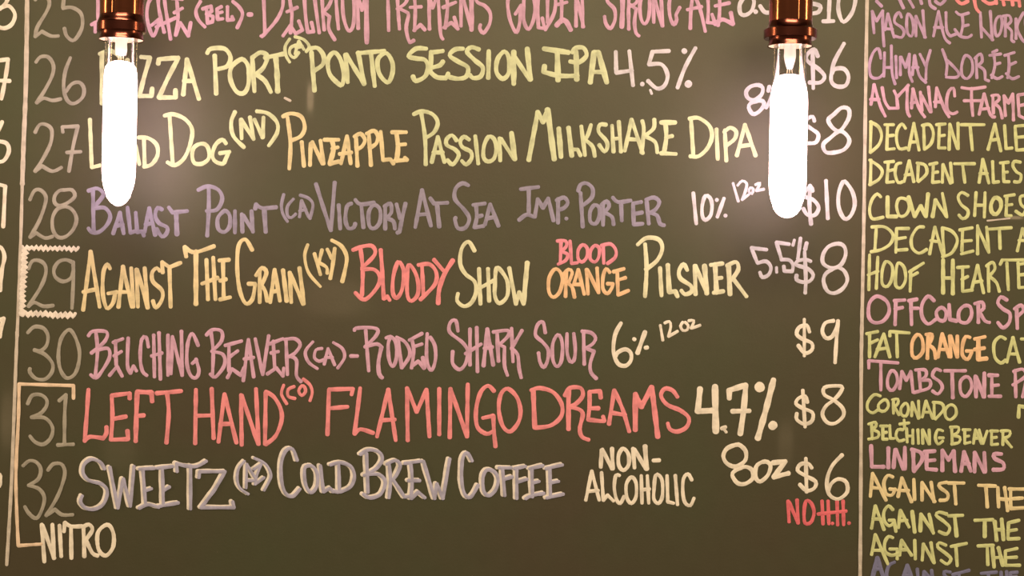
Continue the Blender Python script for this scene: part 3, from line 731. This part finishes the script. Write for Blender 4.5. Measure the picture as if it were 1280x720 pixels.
260,400 255,565/~250,400 310,440 335,480 310,530 250,565/350,415 410,410/375,415 365,550 410,545/370,475 405,465/~460,420 430,430 420,490 440,550 470,545/480,545 515,405 545,545/485,500 535,495/575,420 570,540/~565,420 620,435 630,490 575,545/650,430 700,420/675,430 670,550 715,545/670,485 705,480/735,550 740,430/740,430 790,555/790,420 800,550/815,425 950,425/870,430 885,550
=
980,550 1005,395 1045,555/985,490 1035,490/1070,410 1075,550 1110,545/1120,420 1175,415/1140,420 1145,545 1180,545/1140,485 1170,480/~1255,415 1215,410 1205,440 1230,480 1260,500 1250,545 1215,545
=
@1040 235
~325,60 300,40 265,80 250,150 270,205 340,195/w5 370,60 370,190 430,190/~450,70 430,120 450,185 490,180 515,130 500,80 450,70/w5 510,60 550,190 590,120 625,190 640,40/w5 670,190 690,80/690,80 760,190/735,35 765,195
=
~905,50 865,30 840,60 860,110 905,150 900,190 870,205 845,180/960,30 950,185/1020,30 1015,195/955,115 1015,115/w5 ~1085,65 1060,110 1065,160 1095,175 1125,130 1120,80 1085,65/1150,55 1215,45/1165,60 1160,185 1195,185/1160,115 1200,110/~1290,50 1255,60 1260,110 1290,140 1270,180 1225,155
=
295,265 285,420/~265,260 350,260 405,310 390,370 330,410 260,425/430,270 510,270/430,270 425,430/430,340 490,330/425,415 500,410/~610,260 570,265 530,330 535,400 580,435 630,410/650,440 685,260 740,450/655,350 715,360/735,265 745,450/~735,265 800,290 835,350 800,430 735,460/850,280 935,265/870,280 865,420/865,355 930,350/860,440 940,420/970,440 970,250/970,260 1045,430/1030,260 1045,430/1040,275 1195,265/1115,270 1120,405
=
1235,420 1270,270 1320,420/1245,350 1300,350
=
250,445 245,680/305,460 295,670/240,580 305,555/~360,490 335,550 335,640 370,655 400,600 400,520 360,490/~440,500 425,570 425,650 460,665 490,610 480,530 440,500/515,560 610,500/525,550 520,690/525,590 570,565
=
w5 740,480 740,700/w5 805,480 805,705/740,600 810,600/835,530 910,525/870,530 870,690 935,680/865,610 905,590/930,680 970,515 1010,700/940,630 1000,620/1040,520 1045,690/~1030,520 1070,495 1085,540 1045,590/1050,590 1095,630 1115,690/1120,510 1135,480 1280,480/1165,500 1175,680/1240,500 1245,665 1300,660/1240,510 1300,500/1245,580 1290,575
# side_word pink 4.6
@1040 345
~300,135 250,180 245,270 280,310 340,300 380,240 365,170 300,135/415,165 485,160/425,165 420,325/420,220 470,210/510,165 565,155/525,160 530,325/525,215 575,215/~680,165 640,135 600,190 600,270 640,320 690,290/~730,210 695,240 710,290 750,295 760,240 730,210/780,190 785,290 830,300/~880,200 845,240 850,300 900,310 930,260 920,205 880,200/975,190 975,310/~950,185 1000,175 1010,215 980,240/985,245 1020,300 1050,310
=
~1165,160 1125,140 1105,180 1140,220 1185,250 1180,310 1140,345 1105,310/1230,220 1235,350/~1215,220 1260,195 1275,230 1240,265
# side_word olive_yellow 4.2
230,385 305,370/250,385 250,540/250,450 305,425/285,540 345,385 385,540/300,490 370,480/385,400 385,370 515,380/430,385 435,540
# side_word orange 4.6
~570,390 535,440 535,530 565,545 605,500 600,420 570,390/640,390 635,550/~625,390 665,390 660,430 640,460/645,460 680,490 690,550/705,540 735,385 780,540/715,490 760,490/785,400 790,540/790,400 835,540/835,400 835,540/~920,410 890,405 870,460 870,530 905,555 930,510/895,500 935,500/950,420 1020,405/w6 975,420 975,555 1030,550/950,490 1015,480
# side_word olive_yellow 4.2
~1155,420 1120,405 1080,450 1085,540 1125,580 1155,560/1165,575 1205,410 1250,575/1185,520 1235,520/1260,420 1330,420/1300,420 1300,570
# side_word pink 4.2
@1040 455
245,28 245,-22 440,-7/325,-7 325,175/~395,45 370,100 375,160 405,175 435,120 425,60 395,45/450,165 465,50 495,110 525,50 540,190/580,55 590,180/~555,40 620,40 625,80 585,110/~585,110 650,110 645,160 545,190/~725,45 690,35 670,80 720,120 735,160 705,200 670,180/750,45 890,45/w5 800,50 805,225/~890,85 855,120 860,195 895,215 930,160 920,100 890,85/w5 955,80 960,220/w5 960,85 1010,220/w5 1015,60 1015,220/w5 1045,75 1105,75/1065,80 1065,215/1065,145 1110,140/1045,215 1125,215
=
1220,40 1225,220/~1210,50 1270,35 1290,80 1205,140/1270,220 1300,80 1330,220
# side_word olive_yellow 3.8
@1080 470 6.4
~130,160 80,150 30,210 30,270 70,295 110,270/~160,190 115,230 125,275 165,280 195,240 185,200 160,190/235,190 235,300/~225,190 270,185 270,220 240,250/245,250 280,310/~325,220 295,260 300,310 335,320 355,270 345,225 325,220/380,320 385,210/385,210 435,340/435,200 440,335/465,330 495,200 550,340/475,290 530,290/560,210 560,340/~550,210 620,220 635,270 570,345/~690,230 650,270 655,330 690,350 735,310 730,250 690,230
=
w4.5 1235,330 1240,240 1300,250
=
320,350 325,420/285,385 360,375
=
60,380 65,505/~35,385 90,370 95,400 65,430/~65,430 115,450 110,490 35,505/130,400 185,400/150,400 150,505 185,505/150,455 180,450/205,395 210,500 240,500/~310,430 270,430 255,480 280,520 320,510/340,420 345,530/390,430 390,540/345,480 390,480/430,430 435,540/465,430 470,540/470,430 520,545/520,430 525,545/~630,440 590,430 570,490 590,545 630,520/600,495 635,495
=
700,410 705,545/~690,410 755,410 750,450 705,475/~705,475 765,490 760,530 700,545/790,430 850,430/805,430 805,540 850,530/805,485 840,480/875,540 890,430 940,540/880,500 920,495/920,430 950,540 985,440/1010,440 1070,440/1020,440 1020,550 1070,545/1020,495 1060,490/1110,440 1110,550/~1095,440 1165,440 1160,480 1110,500/1120,500 1180,570
# side_word pink 5
@1040 455
260,545 265,685 345,685/375,560 375,690/410,690 420,570/425,570 475,700/485,555 485,700/540,570 545,705/~530,570 590,590 600,640 545,715/615,585 685,580/630,585 630,700 695,705/630,645 685,640/735,710 735,575 775,640 810,580 820,715/860,715 880,585 925,715/865,665 915,665/950,720 950,590/950,590 1015,720/1015,590 1020,720/~1130,600 1080,600 1085,630 1140,660 1140,700 1075,705
# side_word peach 4.4
@1040 585
255,190 270,35 360,215/260,130 320,135/~405,60 370,50 345,100 360,170 400,180 420,140/385,140 425,145/440,190 465,65 530,225/440,150 510,150/545,75 550,210/600,215 600,95/600,100 685,225/660,95 680,225/~765,95 715,105 720,130 770,170 765,210 720,215/775,100 880,100/815,105 825,240
=
975,115 1090,120/1025,120 1035,260/1105,130 1110,260/1150,130 1170,285/1110,205 1180,210/1180,140 1280,140/1190,145 1190,270 1280,265/1190,205 1270,200
# side_word olive_yellow 4.2
@1080 630 6.4
60,195 90,15 160,205/70,120 130,120/~230,45 195,15 160,60 160,130 200,175 240,150/200,130 240,130 255,220/275,190 290,50 360,185/285,135 345,130/w5 385,60 405,225/w5 450,215 455,80/455,80 555,230/520,80 555,235/~660,80 600,65 575,90 640,140 685,190 660,240 600,220/675,95 790,90/w5 725,100 740,255
=
885,130 1030,125/w5 965,135 965,260/w5 1045,140 1060,290/w5 1100,120 1115,285/1055,205 1115,205/1240,130 1155,150 1150,280 1240,275/1150,215 1220,205
=
60,405 90,245 190,480/70,370 130,370/~230,270 195,260 165,310 170,380 220,410 270,395/205,360 265,360 265,440/285,410 300,290 380,410/290,365 345,365/405,290 410,440/465,450 475,320/475,320 560,470/535,310 560,470/~655,330 600,310 590,345 660,400 695,440 665,480 615,450/695,340 820,315/735,350 745,495
=
910,335 1035,330/985,340 990,485/w5 1025,335 1040,505/w5 1075,350 1110,490/1040,430 1100,425/1225,355 1130,375/1130,375 1130,490 1245,490/1130,430 1220,425
# side_word slate 4.2
w5.5 65,600 105,430 160,600/85,520 140,520/~245,465 200,490 180,560 200,620 240,630/w5 305,620 345,490 390,620/320,570 370,570/425,520 435,620/475,620 480,540 550,620 540,530/~690,545 640,540 650,580 690,600 670,630 630,630/710,565 840,530/760,560 765,650
=
935,555 1060,545/995,560 1000,650/1095,545 1100,650/1140,540 1145,650/1100,590 1145,590/1225,545 1170,550 1170,640 1230,640/1170,585 1220,580
"""
parse(DATA)

# zigzag border drawn round one tap number
def zigzag(a, b, amp, step, jitter=0.8):
    a, b = Vector(a), Vector(b); L_ = (b - a).length; t = (b - a) / L_; nrm = Vector((-t.y, t.x))
    k = int(L_ / step); pts = []
    for i in range(k + 1):
        p = a + t * (L_ * i / k) + nrm * ((amp if i % 2 else -amp) + random.uniform(-jitter, jitter))
        pts.append(tuple(p))
    return pts
V, Fc = [], []
for a, b, amp, st, w in (((28, 310), (98, 311), 2.3, 2.9, 4.0), ((31, 310), (26, 394), 3.6, 3.0, 4.2), ((26, 392), (94, 394.5), 2.9, 3.0, 4.2)):
    stroke(V, Fc, zigzag(a, b, amp, st), w, True)
zz = onboard(link_obj('zigzag_border', V, Fc, chalk_mats['trim'])); zz['label'] = 'cream zigzag border on three sides of a tap number'

# small chalk scuffs
for pts, w in (([(356, 122.5), (363, 126)], 3.0), ([(1234, 276), (1262, 273)], 2.0)):
    V, Fc = [], []
    stroke(V, Fc, pts, w, False)
    onboard(link_obj('chalk_scuff', V, Fc, chalk_mats['line_cream']))

# ------------------------------------------------------------------ hanging lamps
BULB_D = DIST - 0.09
K = BULB_D / F_PX              # metres per photograph pixel at the lamps
def prof(p): return [(r * K, z * K) for r, z in p]

def lamp(px, py, tip, core, label, glass_r=20.3, flange_r=31, body_off=0):
    base = at(px, py, BULB_D)
    root = empty('pendant_lamp', base, label, 'lamp', 'copper pendant lamps with tubular bulbs')
    top = 92
    # outer shell: flared skirt, wide collar, straight barrel, domed cap
    sk = lathe('socket_skirt', prof([(26.6, 1.0), (27.9, 0), (28.0, .8), (26.6, 3.2), (26.3, 9), (26.6, 11)]), copper_dark, root)
    lathe('skirt_lining', prof([(27.6, 0.3), (25.6, 3.0), (24.0, 9), (18, 13), (10, 14.5), (0, 14.5)]), inner_enamel, sk)
    fl = lathe('collar_ring', prof([(25.8, 9.5), (flange_r - 1, 9.7), (flange_r, 10.7), (flange_r, 20.5), (flange_r - .8, 21.5), (29.0, 23.2), (28.0, 25.4), (27.2, 28), (26.9, 31)]), copper_dark, root, sharp=28)
    def glint_ribs(r, z, a):
        # raised ribs, front and back, shaped to make the barrel's reflected light lines
        g = 0
        for c in (-math.pi / 2 - 0.16, -math.pi / 2, -math.pi / 2 + 0.16, math.pi / 2 - 0.16, math.pi / 2, math.pi / 2 + 0.16):
            d = (a - c + math.pi) % (2 * math.pi) - math.pi
            g += math.exp(-(d / 0.045) ** 2)
        return r * (1 + 0.035 * min(g, 1))
    sb = lathe('socket_barrel', prof([(26.8, 31), (26.9, 34), (26.9, 60), (26.9, 80), (26.3, 83)]), copper, root, seg=288, rfun=glint_ribs)
    cp = lathe('socket_cap', prof([(26.3, 83), (27.6, 84), (27.6, 88), (26, 92), (20, 99), (11, 103), (6, 105), (6, 113), (4, 115), (0, 115)]), copper, root)
    # key switch, seen only from the side
    zt = 100
    cordlen = (CEIL - base.z)
    tube('cord', [(0, 0, 114 * K), (0, 0, cordlen * 0.6), (0, 0, cordlen - 0.02)], 0.0032, cord_mat, root, 12)
    lathe('ceiling_canopy', [(0, cordlen - 0.03), (0.010, cordlen - 0.03), (0.03, cordlen - 0.024), (0.048, cordlen - 0.012), (0.052, cordlen - 0.001), (0, cordlen - 0.001)], copper, root)
    # bulb: glass envelope > stem, wires, solid core shaped to the filaments' bloom
    R = glass_r; Rb = core[0] + 0.9
    T = tip
    env = [(17, 11), (R - 1, 6), (R, 2), (R, core[1] - 8), (R + (Rb - R) * .4, core[1] - 15), (R + (Rb - R) * .85, core[1] - 24), (Rb, core[1] - 32), (Rb, T + 46), (Rb - .8, T + 34), (Rb - 2.6, T + 24), (Rb - 6, T + 14), (Rb - 11, T + 6), (Rb - 16.5, T + 1.6), (0, T)]
    bulb = lathe('bulb_envelope', prof(env), glass, root, seg=64, sharp=80)
    bulb['label'] = 'clear glass tube of the bulb'
    z0 = core[1]
    st = lathe('glass_stem', prof([(0, 12), (9.0, 12), (8.5, 2), (7.2, -4), (7.6, -12), (6.4, -18), (3.6, z0 + 8), (0, z0 + 7)]), stem_glass, bulb)
    for s in (-1, 0, 1):
        tube('lead_wire', [(s * 2.4 * K, 0, (z0 + 9) * K), (s * 4.4 * K, 0, (z0 - 6) * K)], 0.55 * K, wire_metal, bulb, 8)
    r = core[0]
    cz = [(0, z0), (r * .45, z0 - .6), (r * .72, z0 - 3), (R - 1.6, z0 - 8), (R - 0.9 + (Rb - R) * .4, z0 - 15), (R - 0.9 + (Rb - R) * .85, z0 - 24), (r, z0 - 32), (r, T + 44), (r - .8, T + 33), (r - 2.8, T + 23.5), (r - 5, T + 18),
          (r - 6.3, T + 12), (r - 11, T + 5.5), (r - 16, T + 2.8), (0, T + 1.6)]
    c = lathe('bloom_core', prof(cz), glow, bulb, seg=48, sharp=80)  # solid body in the shape of the filaments' blown-out glow
    c['label'] = 'solid glowing body standing in for the bulb filaments and their bloom'
    return root

lamp(151.6, 50.5, -208, (20.6, -26), 'left hanging lamp, lit tubular bulb in copper socket, near the tap numbers', flange_r=30)
lamp(987.6, 58.5, -214.5, (23.2, -35), 'right hanging lamp, lit tubular bulb in copper socket, near the prices', flange_r=33)  # core and tube widened here to the spread of the glow
